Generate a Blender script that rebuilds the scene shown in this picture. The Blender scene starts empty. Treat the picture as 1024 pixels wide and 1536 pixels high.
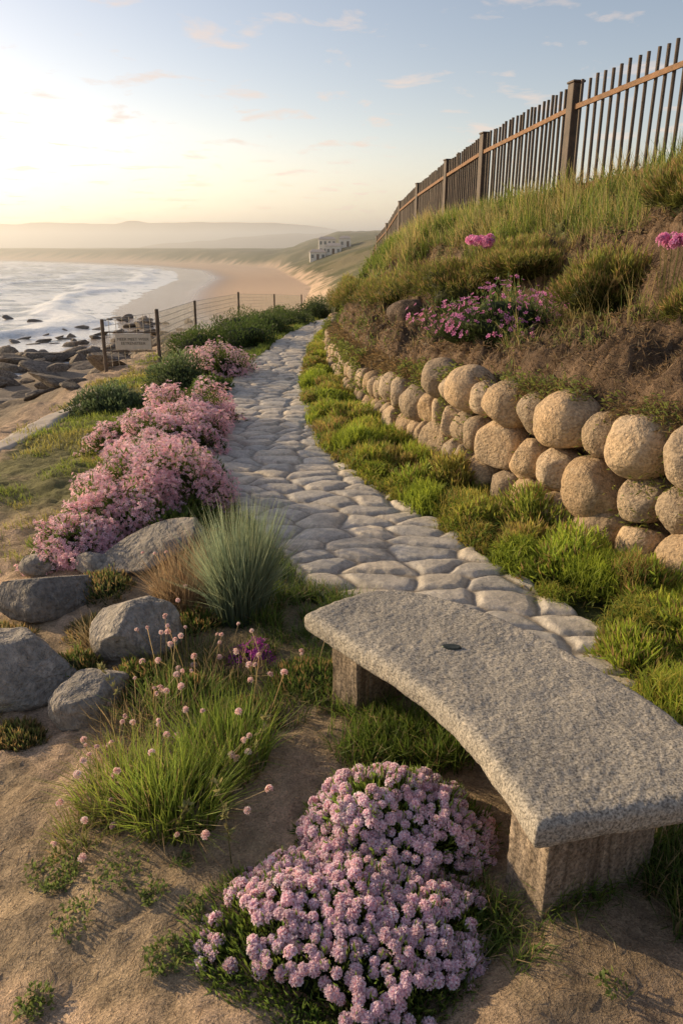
import bpy, bmesh, math, random
import numpy as np
from mathutils import Vector, Matrix
rng=np.random.default_rng(7); random.seed(3)
scene=bpy.context.scene
COL=scene.collection
A=np.array
# ------------------------------------------------------------ helpers
def sstep(t):
    t=np.clip(t,0,1); return t*t*(3-2*t)
def _h(ix,iy,s):
    v=np.sin(ix*127.1+iy*311.7+s*74.7)*43758.5453
    return v-np.floor(v)
def vn(x,y,s=0):
    ix=np.floor(x); iy=np.floor(y); fx=x-ix; fy=y-iy
    fx=fx*fx*(3-2*fx); fy=fy*fy*(3-2*fy)
    a=_h(ix,iy,s);b=_h(ix+1,iy,s);c=_h(ix,iy+1,s);d=_h(ix+1,iy+1,s)
    return (a*(1-fx)+b*fx)*(1-fy)+(c*(1-fx)+d*fx)*fy
def fbm(x,y,s=0,o=4):
    r=0;a=.5;t=0
    for i in range(o):
        r=r+a*vn(x*2**i,y*2**i,s+i*3.1); t+=a; a*=.5
    return r/t
def curve(tab,win=1.2):
    ys=np.arange(-6,130,.05); v=np.interp(ys,[a for a,b in tab],[b for a,b in tab])
    k=int(win/.05); ker=np.hanning(k+2)[1:-1]; ker/=ker.sum()
    vp=np.pad(v,(k,k),mode='edge'); v2=np.convolve(vp,ker,'same')[k:-k]
    return lambda y: np.interp(y,ys,v2)
def interp(tab): 
    return lambda y: np.interp(y,[a for a,b in tab],[b for a,b in tab])
def worley(x,y,s,J=.85):
    ix=np.floor(x);iy=np.floor(y); f1=np.full(x.shape,9.);f2=f1.copy();idv=f1.copy()
    for a in (-1,0,1):
        for c in (-1,0,1):
            cx=ix+a;cy=iy+c; px=cx+.5+J*(_h(cx,cy,s)-.5); py=cy+.5+J*(_h(cx,cy,s+9)-.5)
            dd=np.hypot(x-px,y-py); i2=_h(cx,cy,s+21)
            m=dd<f1; f2=np.where(m,f1,np.minimum(f2,dd)); idv=np.where(m,i2,idv); f1=np.where(m,dd,f1)
    return f1,f2,idv

# ------------------------------------------------------------ site curves (metres)
xp=curve([(-2,3.6),(2.2,1.6),(2.9,1.10),(3.46,.82),(3.84,.65),(4.3,.44),(4.86,.21),(5.59,-.10),(6.45,-.54),(7.38,-.82),(8.6,-.97),(10.2,-1.08),(12.5,-1.13),(16.1,-1.04),(18.7,-.85),(22,-.55),(26,-.1),(34,.8)],.8)
pw=curve([(0,.66),(4,.73),(7,.75),(10,.65),(16,.49),(22,.43),(40,.4)])
xw=curve([(-2,4.3),(0,3.6),(3,2.5),(4.2,2.00),(5.1,1.57),(6.1,1.18),(7.8,.74),(9.4,.35),(10.7,.06),(13,-.18),(16.1,-.36),(20,-.25),(24,.15),(28,.8),(34,1.4),(50,1.5)])
hw=curve([(0,1.0),(4.2,.93),(5.2,.97),(6.1,.88),(9,.60),(10.7,.54),(16,.40),(22,.3),(30,.1)])
xf_=curve([(0,8),(5,6),(8,4.75),(9.9,4.0),(11.9,3.3),(15.6,2.72),(18.1,2.45),(24,2.3),(31,2.25),(45,2.0),(55,1.6),(65,.9),(80,.2)])
zf=curve([(0,3.5),(8,2.98),(9.9,2.82),(11.9,2.66),(15.6,2.5),(18.1,2.35),(24,2.25),(31,2.1),(38,1.9),(45,1.6),(55,1.0),(65,.1),(80,-1.5)])
xl=curve([(0,-.4),(5,-1.2),(7,-1.5),(12,-1.7),(20,-1.5),(30,-.9),(50,0)])
pz=curve([(0,0),(17,0),(22,-.12),(30,-.5),(45,-1.5),(60,-3)])
xs=interp([(0,-24),(40,-25),(54,-25),(62,-23),(78,-23),(99,-30),(142,-36.6),(204,-43),(270,-58),(344,-94),(420,-155),(480,-215),(600,-400),(900,-900),(3000,-1500)])
xd=interp([(0,-9),(30,-9),(60,-7),(100,-5),(142,-5.5),(185,-11),(270,-23),(344,-56),(420,-120),(480,-180),(600,-360),(900,-850),(3000,-1400)])
def xf(y): return np.maximum(xf_(y),xw(y)+1)
def bank_g(s,y):
    g1=np.interp(s,[0,.05,.22,.38,.46,.7,1],[0,.08,.16,.27,.55,.78,1])
    g2=np.interp(s,[0,.12,.3,.6,1],[0,.22,.46,.76,1])
    w=sstep((y-11)/6); return g1*(1-w)+g2*w
def height(x,y,detail=True,path=False):
    x=np.asarray(x,float); y=np.asarray(y,float)
    W=xw(y);H=hw(y);F=xf(y);Z=zf(y);p=pz(y)
    st=sstep((x-(W+.14))/.2)
    s=np.clip((x-W-.2)/(F-W-.2),0,1)
    s2=np.clip(s+(fbm(x*.9,y*.9,6)-.5)*.26*sstep(s*5)*sstep((1-s)*4),0,1)
    bank=H+(Z-H)*bank_g(s2,y)
    if detail:
        q=sstep(s*7+.2)*sstep((1-s)*5+.3)
        bank=bank+(fbm(x*1.3,y*1.3,5)-.5)*.4*q+(np.abs(fbm(x*3.4,y*3.4,9)-.5)*-1.1+.16)*q+(fbm(x*13,y*13,19)-.5)*.20*q
    bank=bank-np.clip((x-F)*.06,0,1.2)
    z=p*(1-st)+bank*st
    d=xl(y)-x
    dd=np.clip(d,0,None); e=np.clip(d-2.8,0,None)
    z=z-.1*dd-.55*e*e/(e+.8)
    if detail:
        dp=np.abs(x-xp(y))-pw(y)
        k=sstep((dp-.05)/.5)*(1-st)
        z=z+k*((fbm(x*1.1,y*1.1,2)-.42)*.22+(fbm(x*5,y*5,3)-.5)*.08)*(x<xp(y))
        z=z+k*(fbm(x*19,y*19,4,3)-.5)*.034
        z=z+sstep(e/2)*(fbm(x*.8,y*.8,81)-.5)*1.0
    if path=='t':
        dp=np.abs(x-xp(y))-pw(y)
        z=z-.09*sstep((.04-dp)/.12)*(y<34)*(1-st)*(y>2.8)
    w=sstep((y-48)/45)
    z=z*(1-w)-8*w
    S=xs(y);Dn=xd(y)
    b=-6+np.where(x>S,.035,.06)*(x-S)
    b=np.clip(b,-10,-4.9)
    cap=(5.8+np.clip(.36*np.clip(x+27,0,None),0,9))*sstep(y/60+.3)
    r=np.clip(.3*(x-Dn),0,None); r=cap*(1-np.exp(-r/np.maximum(cap,.1)*1.6))
    b=b+r
    if detail:
        b=b+(fbm(x*.06,y*.06,11)-.5)*2.2*sstep((x-Dn)/10)+(fbm(x*.3,y*.3,12)-.5)*.5*sstep((x-Dn)/4)
        b=b+(fbm(x*.35,y*.35,14)-.4)*1.5*sstep((62-y)/14)*sstep((x-S+6)/6)*(x<S+18)
    return np.maximum(z,b)
def hz(x,y): return float(height(A([x]),A([y]))[0])

# ------------------------------------------------------------ mesh builders
def mesh_from(name,V,Q,C=None,mats=(),smooth=False):
    V=np.ascontiguousarray(V,dtype=np.float32); Q=np.ascontiguousarray(Q,dtype=np.int32)
    k=Q.shape[1]
    me=bpy.data.meshes.new(name)
    me.vertices.add(len(V)); me.vertices.foreach_set('co',V.ravel())
    me.loops.add(Q.size); me.loops.foreach_set('vertex_index',Q.ravel())
    me.polygons.add(len(Q)); me.polygons.foreach_set('loop_start',np.arange(0,Q.size,k,dtype=np.int32))
    try: me.polygons.foreach_set('loop_total',np.full(len(Q),k,dtype=np.int32))
    except Exception: pass
    me.polygons.foreach_set('use_smooth',np.full(len(Q),smooth,dtype=bool))
    me.update(calc_edges=True)
    if C is not None:
        C=np.asarray(C,dtype=np.float32)
        if C.shape[1]==3: C=np.concatenate([C,np.ones((len(C),1),np.float32)],1)
        ca=me.color_attributes.new('Col','FLOAT_COLOR','POINT'); ca.data.foreach_set('color',np.ascontiguousarray(C).ravel())
    for m in mats: me.materials.append(m)
    return me
def obj(name,me,parent=None,loc=(0,0,0),**kw):
    o=bpy.data.objects.new(name,me); COL.objects.link(o); o.location=loc
    if parent is not None: o.parent=parent
    for k,v in kw.items(): o[k]=v
    return o
class Geo:
    def __init__(s): s.V=[];s.Q=[];s.C=[];s.n=0
    def add(s,V,Q,C):
        s.V.append(V);s.Q.append(Q+s.n);s.C.append(C);s.n+=len(V)
    def mesh(s,name,mats,off=None,smooth=False):
        V=np.concatenate(s.V); 
        if off is not None: V=V-A(off)
        return mesh_from(name,V,np.concatenate(s.Q),np.concatenate(s.C),mats,smooth)
def unit(v): return v/np.maximum(np.linalg.norm(v,axis=-1,keepdims=True),1e-6)
def cvar(c,n,v=.25,hue=.12):
    c=A(c,float); k=1+rng.uniform(-v,v,(n,1)); t=rng.uniform(-hue,hue,(n,1))
    return np.clip(c*k*(1+t*A([[1,.0,-.6]])),0,1)
def blades(g,P,H,W,lean,c0,c1,v=.25,tw=.1):
    n=len(P); a=rng.uniform(0,2*np.pi,n); side=np.stack([np.cos(a),np.sin(a),0*a],1)
    H=np.broadcast_to(H,(n,)).astype(float); W=np.broadcast_to(W,(n,)).astype(float)
    C0=cvar(c0,n,v) if np.ndim(c0)==1 else c0;C1=cvar(c1,n,v) if np.ndim(c1)==1 else c1
    Vs=[];Cs=[]
    for t,w in ((0,1),(.5,.8),(1,tw)):
        L=np.linalg.norm(lean,axis=1)
        pos=P+lean*(t**2); pos[:,2]+=H*t-.35*L*t**2
        for sg in (-1,1):
            Vs.append(pos+side*(sg*.5*w*W)[:,None]); Cs.append(C0*(1-t)+C1*t)
    V=np.stack(Vs,1).reshape(-1,3); C=np.stack(Cs,1).reshape(-1,3)
    b=np.arange(n)[:,None]*6
    Q=np.concatenate([b+A([[0,1,3,2]]),b+A([[2,3,5,4]])])
    g.add(V,Q,C)
def leaves(g,P,D,L,W,c0,c1,v=.25):
    n=len(P); D=unit(D); R=unit(np.cross(D,rng.normal(size=(n,3))))
    L=np.broadcast_to(L,(n,))[:,None]; W=np.broadcast_to(W,(n,))[:,None]
    C0=cvar(c0,n,v) if np.ndim(c0)==1 else c0; C1=cvar(c1,n,v) if np.ndim(c1)==1 else c1
    V=np.stack([P,P+D*L*.5+R*W*.5,P+D*L,P+D*L*.5-R*W*.5],1).reshape(-1,3)
    C=np.stack([C0,(C0+C1)/2,C1,(C0+C1)/2],1).reshape(-1,3)
    g.add(V,np.arange(n)[:,None]*4+A([[0,1,2,3]]),C)
def florets(g,P,N,R,c0,c1,v=.15):
    n=len(P); N=unit(N); T=unit(np.cross(N,rng.normal(size=(n,3)))); B=np.cross(N,T)
    R=np.broadcast_to(R,(n,))[:,None]; C0=cvar(c0,n,v,.05);C1=cvar(c1,n,v,.08)
    for k in range(5):
        a=k*2*np.pi/5
        d=T*math.cos(a)+B*math.sin(a); e=-T*math.sin(a)+B*math.cos(a)
        V=np.stack([P,P+d*R*.7+e*R*.30+N*R*.35,P+d*R+N*R*.3,P+d*R*.7-e*R*.30+N*R*.35],1).reshape(-1,3)
        C=np.stack([C0,C1,C1,C1],1).reshape(-1,3)
        g.add(V,np.arange(n)[:,None]*4+A([[0,1,2,3]]),C)
def pompoms(g,P,N,R,nf,c0,c1,fr=.5):
    n=len(P); R=np.broadcast_to(R,(n,))
    Pn=np.repeat(P,nf,0); Nn=np.repeat(unit(N),nf,0); Rn=np.repeat(R,nf)
    D=rng.normal(size=(n*nf,3)); D=unit(D); D=unit(D+Nn*.75)
    tint=np.repeat(1+rng.uniform(-.18,.12,(n,1)),nf,0)
    m=len(Pn); florets(g,Pn+D*(Rn*rng.uniform(.45,.8,m))[:,None],D,Rn*fr,c0,c1,.22)
    for i in range(1,6): g.C[-i]=np.clip(g.C[-i]*np.repeat(tint,4,0),0,1)
def lumps(dirs,seed,amp):
    return 1+amp*((fbm(dirs[:,0]*2.1+7,dirs[:,1]*2.1+dirs[:,2]*1.7+3,seed,3)-.5)*2)
def dome(n,rx,ry,h,seed=0,amp=.35,low=-.05):
    D=rng.normal(size=(n*3,3)); D=unit(D); D=D[D[:,2]>low][:n]
    P=D*lumps(D,seed,amp)[:,None]*A([[rx,ry,h]]); N=unit(D/A([[rx,ry,h]]))
    return P,N,D
_ico={}
def ico(sub):
    if sub not in _ico:
        bm=bmesh.new(); bmesh.ops.create_icosphere(bm,subdivisions=sub,radius=1)
        V=A([v.co[:] for v in bm.verts]); F=A([[v.index for v in f.verts] for f in bm.faces]); bm.free(); _ico[sub]=(V,F)
    return _ico[sub]
def n3(D,f,s):
    return (fbm(D[:,0]*f+s,D[:,1]*f+s*1.7,s,3)+fbm(D[:,1]*f+11+s,D[:,2]*f-s,s+5,3)+fbm(D[:,2]*f-s,D[:,0]*f+5,s+9,3))/3-.5
def rock_V(sub,sc,seed,amp=.35,angular=0.,box=0.,cmin=.55,flat=.85,rg=1.):
    V,F=ico(sub); D=V.copy()
    r=1+amp*2*n3(D,1.1,seed)+amp*.5*n3(D,3.3,seed+20)+.05*n3(D,11,seed+3)
    V=D*r[:,None]
    if box: V=np.sign(V)*np.abs(V)**(1-box)
    rr=np.random.default_rng(int(seed*10)+1)
    for k in range(int(angular)):
        n=unit(rr.normal(size=3)); c=rr.uniform(cmin,cmin+.3); d=V@n-c
        V=V-np.where(d>0,d*flat,0)[:,None]*n
    V=V+D*(rg*(.035*n3(D,9,seed+7)+.05*n3(D,4,seed+8)))[:,None]
    return V*A(sc),F

# ------------------------------------------------------------ materials
def newmat(name):
    m=bpy.data.materials.new(name); m.use_nodes=True; nt=m.node_tree; nt.nodes.clear()
    out=nt.nodes.new('ShaderNodeOutputMaterial'); p=nt.nodes.new('ShaderNodeBsdfPrincipled')
    nt.links.new(p.outputs[0],out.inputs[0]); p.inputs['Specular IOR Level'].default_value=.3
    return m,nt,p,out
def N(nt,t,**kw):
    n=nt.nodes.new(t)
    for k,v in kw.items():
        if k.startswith('_'): setattr(n,k[1:],v)
        else: n.inputs[k.replace('_',' ')].default_value=v
    return n
def noise(nt,co,scale,detail=5,rough=.6,dist=0):
    n=N(nt,'ShaderNodeTexNoise',Scale=scale,Detail=detail,Roughness=rough,Distortion=dist)
    nt.links.new(co,n.inputs['Vector']); return n.outputs['Fac']
def stretch(nt,co,sc):
    m=nt.nodes.new('ShaderNodeMapping'); m.inputs['Scale'].default_value=sc; nt.links.new(co,m.inputs[0]); return m.outputs[0]
def ramp(nt,fac,stops):
    r=nt.nodes.new('ShaderNodeValToRGB'); nt.links.new(fac,r.inputs[0])
    e=r.color_ramp.elements
    while len(e)<len(stops): e.new(.5)
    for i,(p,c) in enumerate(stops):
        e[i].position=p; e[i].color=tuple(c)+(1,) if np.ndim(c) else (c,c,c,1)
    return r.outputs[0]
def mix(nt,a,b,fac,mode='MIX'):
    m=nt.nodes.new('ShaderNodeMix'); m.data_type='RGBA'; m.blend_type=mode
    for s,v in ((m.inputs[0],fac),(m.inputs[6],a),(m.inputs[7],b)):
        if hasattr(v,'is_output'): nt.links.new(v,s)
        elif s==m.inputs[0]: s.default_value=v
        else: s.default_value=tuple(v)+(1,)
    return m.outputs[2]
def bump(nt,p,h,dist,strength=1,prev=None):
    b=N(nt,'ShaderNodeBump',Distance=dist,Strength=strength); nt.links.new(h,b.inputs['Height'])
    if prev is not None: nt.links.new(prev,b.inputs['Normal'])
    nt.links.new(b.outputs[0],p.inputs['Normal']); return b.outputs[0]
def leafmat(name,tr=.35,rough=.55):
    m,nt,p,out=newmat(name)
    a=N(nt,'ShaderNodeAttribute',_attribute_name='Col')
    nt.links.new(a.outputs['Color'],p.inputs['Base Color']); p.inputs['Roughness'].default_value=rough
    t=nt.nodes.new('ShaderNodeBsdfTranslucent'); nt.links.new(a.outputs['Color'],t.inputs[0])
    mx=nt.nodes.new('ShaderNodeMixShader'); mx.inputs[0].default_value=tr
    nt.links.new(p.outputs[0],mx.inputs[1]); nt.links.new(t.outputs[0],mx.inputs[2]); nt.links.new(mx.outputs[0],out.inputs[0])
    return m
M_leaf=leafmat('foliage',.5); M_petal=leafmat('petals',.45,.7)
def rockmat(name,c1,c2,c3,scale=3,speck=60,b=.02,attr=False,gs=1.,sp=(.45,1.45),streak=False):
    m,nt,p,out=newmat(name); tc=nt.nodes.new('ShaderNodeTexCoord'); co=tc.outputs['Object']
    n1=noise(nt,co,scale,6,.65,.3); n2=noise(nt,co,speck,3,.7)
    c=mix(nt,c1,c2,ramp(nt,n1,[(.32,0.),(.68,1.)]))
    n4=noise(nt,co,scale*2.7,5,.7,.5)
    c=mix(nt,c,c3,ramp(nt,n4,[(.56,0.),(.68,.8)]))
    c=mix(nt,c,ramp(nt,n2,[(.35,sp[0]),(.5,1.),(.66,sp[1])]),gs,'MULTIPLY')
    if streak:
        sN=noise(nt,stretch(nt,co,(22,22,1.2)),1.,4,.6); c=mix(nt,c,ramp(nt,sN,[(.35,(.45,.40,.34)),(.6,(1.15,1.12,1.08))]),.85,'MULTIPLY')
    oi=nt.nodes.new('ShaderNodeObjectInfo')
    c=mix(nt,c,ramp(nt,oi.outputs['Random'],[(0.,.8),(1.,1.15)]),1.,'MULTIPLY')
    if attr:
        a=N(nt,'ShaderNodeAttribute',_attribute_name='Col'); c=mix(nt,c,a.outputs['Color'],1.,'MULTIPLY')
    nt.links.new(c,p.inputs['Base Color']); p.inputs['Roughness'].default_value=.85
    bb=bump(nt,p,n1,b*2.5); bb=bump(nt,p,n2,b*.25,1,bb)
    bump(nt,p,noise(nt,co,speck*.3,4,.6),b*.6,1,bb)
    return m
M_wallrock=rockmat('wall_boulder_stone',(.54,.405,.27),(.39,.315,.235),(.59,.485,.36),5,50,.024,True,.85,(.55,1.35))
M_rock=rockmat('grey_rock',(.30,.26,.22),(.19,.175,.155),(.39,.34,.29),3.,30,.04,False,.8,(.6,1.35))
M_brown=rockmat('brown_rock',(.16,.11,.075),(.09,.065,.05),(.22,.16,.11),4,40,.03)
M_shore=rockmat('shore_rock_stone',(.25,.20,.155),(.15,.125,.10),(.33,.27,.21),1.,9,.08)
M_granite=rockmat('granite',(.40,.355,.29),(.265,.24,.205),(.46,.40,.32),2.2,125,.007,False,1.,(.35,1.6))
M_leg=rockmat('weathered_stone_leg',(.31,.25,.19),(.20,.16,.125),(.40,.33,.25),3,80,.012,streak=True)

# ------------------------------------------------------------ terrain
def axis(lo,hi,segs,gr):
    pts=list(np.concatenate([np.arange(a,b,s) for a,b,s in segs])); 
    st=segs[-1][2]; v=pts[-1]
    while v<hi: st*=gr; v+=st; pts.append(v)
    st=segs[0][2]; v=pts[0]; pre=[]
    while v>lo: st*=gr; v-=st; pre.append(v)
    return A(pre[::-1]+pts)
X=axis(-2600,2600,[(-4.6,5.5,.04)],1.05); Y=axis(-12,3200,[(0.8,10,.04),(10,26,.11)],1.022)
gx,gy=np.meshgrid(X,Y); fx=gx.ravel(); fy=gy.ravel()
z=height(fx,fy,True,'t')
V=np.stack([fx,fy,z],1); nx=len(X); ny=len(Y)
i,j=np.meshgrid(np.arange(nx-1),np.arange(ny-1)); b=(j*nx+i).ravel()
Q=np.stack([b,b+1,b+1+nx,b+nx],1)
def lerp(a,b,w): return a*(1-w[:,None])+b*w[:,None]
n1=fbm(fx*1.7,fy*1.7,21); n2=fbm(fx*.5,fy*.5,22); n3_=fbm(fx*9,fy*9,23)
sand=A([.58,.41,.275]); soil=A([.09,.075,.04]); gsoil=A([.10,.11,.03]); bs=A([.66,.47,.32])
C=np.tile(sand,(len(fx),1))*(.75+.5*n1)[:,None]
W=xw(fy);F=xf(fy);d=xl(fy)-fx
s=np.clip((fx-W-.2)/(F-W-.2),0,1)
wv=sstep((fy-5.2)/1.2)*sstep((2.4+(n1-.5)*2-d)/.5)*(fx<xp(fy)); C=lerp(C,gsoil*1.3,wv*.85)
wv=sstep((n1-.53)/.1)*(fy<6)*(fx<xp(fy)); C=lerp(C,soil*2.2,wv*.5)
wv=sstep((fx-(-.25)+(n1-.5)*.8)/.35)*(fy<4.2); C=lerp(C,A([.32,.235,.155]),wv*.6)
wv=sstep((fy-2.6)/.6)*(fy<5.5)*sstep((fx+1.1)/.5); C=lerp(C,soil*2.2,wv*.7)
wv=sstep((fx-xp(fy)-.45)/.1)*(fx<W+.2)*(fy>2); C=lerp(C,gsoil*.8,wv)
wb=sstep((fx-W-.1)/.1); db=A([.165,.11,.07])
cb=lerp(np.tile(db,(len(fx),1))*(.25+1.4*n3_)[:,None],gsoil*1.4,sstep((s+(n1-.5)*.6-.54+.33*sstep((fy-12)/6))/.1)*.8)
C=lerp(C,cb,wb)
wc=sstep((d-2.6)/.8); C=lerp(C,A([.28,.22,.155]),wc)
far=(z<-3.5)|(fy>55)
S=xs(fy);Dn=xd(fy); wet=sstep((z+5.35)/-.4)*(fx<Dn)
cs=lerp(np.tile(bs,(len(fx),1)),A([.44,.34,.25]),wet)
rk=sstep((62-fy+(n2-.5)*14)/6)*(fx<S+20); cs=lerp(cs,A([.30,.24,.18]),rk)
gd=sstep((fx-Dn+(n2-.5)*10)/5); cs=lerp(cs,lerp(np.tile(A([.13,.125,.06]),(len(fx),1)),A([.30,.24,.14]),sstep((fbm(fx*.12,fy*.12,31)-.52)/.12)*.6),gd)
C=lerp(C,cs,sstep((-3.2-z)/.8)*(fx<0)*1.0); wfar=sstep((fy-50)/15); C=lerp(C,cs,wfar)
al=1-wet*(far)*(1-rk)*.75
C4=np.concatenate([np.clip(C,0,1),al[:,None]],1)
m,nt,p,out=newmat('ground_surface')
a=N(nt,'ShaderNodeAttribute',_attribute_name='Col'); geo=nt.nodes.new('ShaderNodeNewGeometry'); co=geo.outputs['Position']
f1=noise(nt,co,14,6,.7,.2); f2=noise(nt,co,110,3,.7)
c=mix(nt,a.outputs['Color'],ramp(nt,f1,[(.3,.6),(.7,1.35)]),1.,'MULTIPLY'); c=mix(nt,c,ramp(nt,f2,[(.3,.6),(.7,1.4)]),1.,'MULTIPLY')
nt.links.new(c,p.inputs['Base Color'])
mr=N(nt,'ShaderNodeMapRange'); nt.links.new(a.outputs['Alpha'],mr.inputs[0]); mr.inputs[3].default_value=-.15; mr.inputs[4].default_value=.95; nt.links.new(mr.outputs[0],p.inputs['Roughness'])
bb=bump(nt,p,f1,.06,.9); bb=bump(nt,p,f2,.010,.9,bb)
me=mesh_from('ground',V,Q,C4,[m],True)
obj('ground',me,kind='structure',label='sandy coastal ground with grassy bank and beach')

# sea
az=np.radians(np.linspace(-100,14,560)); rr=[36.]
while rr[-1]<3400: rr.append(rr[-1]*1.0105)
rr=A(rr); ga,gr=np.meshgrid(az,rr); sx=(np.sin(ga)*gr).ravel(); sy=(np.cos(ga)*gr).ravel()
off=xs(sy)-sx; off=off*np.where(sy>300,.5,1)+ (fbm(sx*.05,sy*.05,41)-.5)*14
wav=np.clip(off,0,200)
ph=wav*.36+fbm(sx*.03,sy*.03,42)*9
crest=np.clip(np.sin(ph),0,1)**3*np.exp(-wav/90.)*(wav>0)
sz=-6.0+crest*.6*(wav>3)+(fbm(sx*.25,sy*.25,43)-.5)*.5*np.clip(wav/20,0.1,1)+(fbm(sx*.9,sy*.9,45,3)-.5)*.15
foam=np.clip(sstep((crest-.22)/.3)*1.0+sstep((14-wav)/9)*1.*(fbm(sx*.5,sy*.5,46)>.32),0,1)
foam=np.clip(foam+sstep((fbm(sx*.12,sy*.35,44)-.50)/.08)*.95*np.exp(-wav/150.),0,1)
nw=len(az); i,j=np.meshgrid(np.arange(nw-1),np.arange(len(rr)-1)); b=(j*nw+i).ravel()
me=mesh_from('sea',np.stack([sx,sy,sz],1),np.stack([b,b+1,b+1+nw,b+nw],1)[:,::-1],np.repeat(foam[:,None],3,1),smooth=True)
m,nt,p,out=newmat('sea_water'); a=N(nt,'ShaderNodeAttribute',_attribute_name='Col'); geo=nt.nodes.new('ShaderNodeNewGeometry')
f=noise(nt,geo.outputs['Position'],1.3,5,.65,.4); f3=noise(nt,geo.outputs['Position'],4,4,.7)
fa=mix(nt,a.outputs['Color'],ramp(nt,f3,[(.25,.5),(.55,1.)]),1.,'MULTIPLY')
nt.links.new(mix(nt,(.19,.20,.19),(.90,.86,.80),fa),p.inputs['Base Color']); p.inputs['Roughness'].default_value=.22; p.inputs['Specular IOR Level'].default_value=.5
bump(nt,p,f,.35,.5); me.materials.append(m)
obj('sea',me,kind='structure',label='hazy sea with rolling foamy surf')

# far hills
def hill(name,y0,x0,x1,tab,mat,depth,seed):
    xx=np.linspace(x0,x1,260); tt=np.linspace(0,1,14); gx,gt=np.meshgrid(xx,tt); gx=gx.ravel();gt=gt.ravel()
    H=np.interp(gx,[a for a,b in tab],[b for a,b in tab])+(fbm(gx*.012,gx*0,seed,5)-.5)*8
    yy=y0+gt*depth+(fbm(gx*.01,gt*3,seed+2)-.5)*depth*.5
    zz=-9+(H+9)*np.sin(np.clip(gt*1.25,0,1)*np.pi/2)+(fbm(gx*.02,yy*.02,seed)-.5)*6*gt
    nn=260; i,j=np.meshgrid(np.arange(nn-1),np.arange(13)); b=(j*nn+i).ravel()
    me=mesh_from(name,np.stack([gx,yy,zz],1),np.stack([b,b+1,b+1+nn,b+nn],1),None,[mat],True)
    obj(name,me,kind='structure',label='distant hazy headland across the bay')
m,nt,p,out=newmat('hill_vegetation'); geo=nt.nodes.new('ShaderNodeNewGeometry')
nt.links.new(ramp(nt,noise(nt,geo.outputs['Position'],.03,6,.7),[(.35,(.07,.065,.045)),(.65,(.14,.115,.085))]),p.inputs['Base Color']); p.inputs['Roughness'].default_value=1
hill('hills',1400,-1900,1100,[(-1900,40),(-900,46),(-650,48),(-450,47),(-425,56),(-405,54),(-380,47),(-250,49),(-100,45),(60,32),(400,24),(1100,15)],m,260,51)
hill('hills',800,-360,700,[(-360,-9),(-250,0),(-130,10),(-60,16),(0,18),(30,18),(300,16),(700,14)],m,150,55)

# mist over the bay
m=bpy.data.materials.new('mist'); m.use_nodes=True; nt=m.node_tree; nt.nodes.clear(); out=nt.nodes.new('ShaderNodeOutputMaterial')
v=nt.nodes.new('ShaderNodeVolumeScatter'); v.inputs['Density'].default_value=.0030; v.inputs['Anisotropy'].default_value=.5; v.inputs['Color'].default_value=(1,.94,.85,1)
nt.links.new(v.outputs[0],out.inputs['Volume'])
bm=bmesh.new(); bmesh.ops.create_cube(bm,size=1); bmesh.ops.scale(bm,vec=(1500,1200,34),verts=bm.verts); bmesh.ops.translate(bm,vec=(-420,780,8),verts=bm.verts)
me=bpy.data.meshes.new('sea_mist'); bm.to_mesh(me); bm.free(); me.materials.append(m); obj('sea_mist',me,kind='structure',label='thin layer of sea mist over the bay')

# ------------------------------------------------------------ stone path
ys=[2.85]
while ys[-1]<33: ys.append(ys[-1]*1.0030)
ys=A(ys); us=np.linspace(-1.12,1.12,150); gu,gy=np.meshgrid(us,ys); u=gu.ravel(); y=gy.ravel()
edge=1+.16*(fbm(y*2.2,np.sign(u)*3+y*0,61)-.5)*2
x=xp(y)+u*pw(y)*edge
wx=x+(fbm(x*2.4,y*2.4,62)-.5)*.20; wy=y+(fbm(x*2.4,y*2.4,63)-.5)*.16
f1,f2,idv=worley(wx/.37,wy/.215+wx*.2,3,.70)
e=f2-f1; st=sstep(e/.32)
dm=np.clip(1-f1*f1*1.2,0,1)
zp=height(x,y,False)+.012+st*(.008+.008*idv)+dm*.026*(.45+.55*st)+(fbm(x*12,y*12,64)-.5)*.008+(fbm(x*4,y*4,68)-.5)*.010+(fbm(x*1.5,y*1.5,66)-.5)*.05
zp-=.12*sstep((np.abs(u)-.93)/.12)
st1=A([.56,.49,.40]);st2=A([.46,.425,.375]);st3=A([.63,.53,.40])
C=lerp(lerp(np.tile(st2,(len(x),1)),st1,idv),st3,sstep((idv*7.7%1-.6)/.3)*.8)*(.72+.56*fbm(x*7,y*7,65))[:,None]
C=lerp(A([[.27,.225,.17]])*np.ones((len(x),1)),C,sstep(e/.15))
C=lerp(C,A([.10,.11,.03]),sstep((np.abs(u)-.9)/.15+(fbm(x*5,y*5,67)-.5))*.5)
m,nt,p,out=newmat('paving_stone'); a=N(nt,'ShaderNodeAttribute',_attribute_name='Col'); geo=nt.nodes.new('ShaderNodeNewGeometry'); co=geo.outputs['Position']
f1_=noise(nt,co,28,6,.7,.2); f2_=noise(nt,co,160,3,.7)
c=mix(nt,a.outputs['Color'],ramp(nt,f1_,[(.3,.7),(.7,1.25)]),1.,'MULTIPLY'); c=mix(nt,c,ramp(nt,f2_,[(.3,.75),(.7,1.2)]),1.,'MULTIPLY')
nt.links.new(c,p.inputs['Base Color']); p.inputs['Roughness'].default_value=.5
bb=bump(nt,p,f1_,.012,.8); bump(nt,p,f2_,.002,.8,bb)
nu=len(us); i,j=np.meshgrid(np.arange(nu-1),np.arange(len(ys)-1)); b=(j*nu+i).ravel()
obj('path',mesh_from('path',np.stack([x,y,zp],1),np.stack([b,b+1,b+1+nu,b+nu],1),C,[m],True),kind='structure',label='winding path of irregular grey paving stones')
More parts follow.
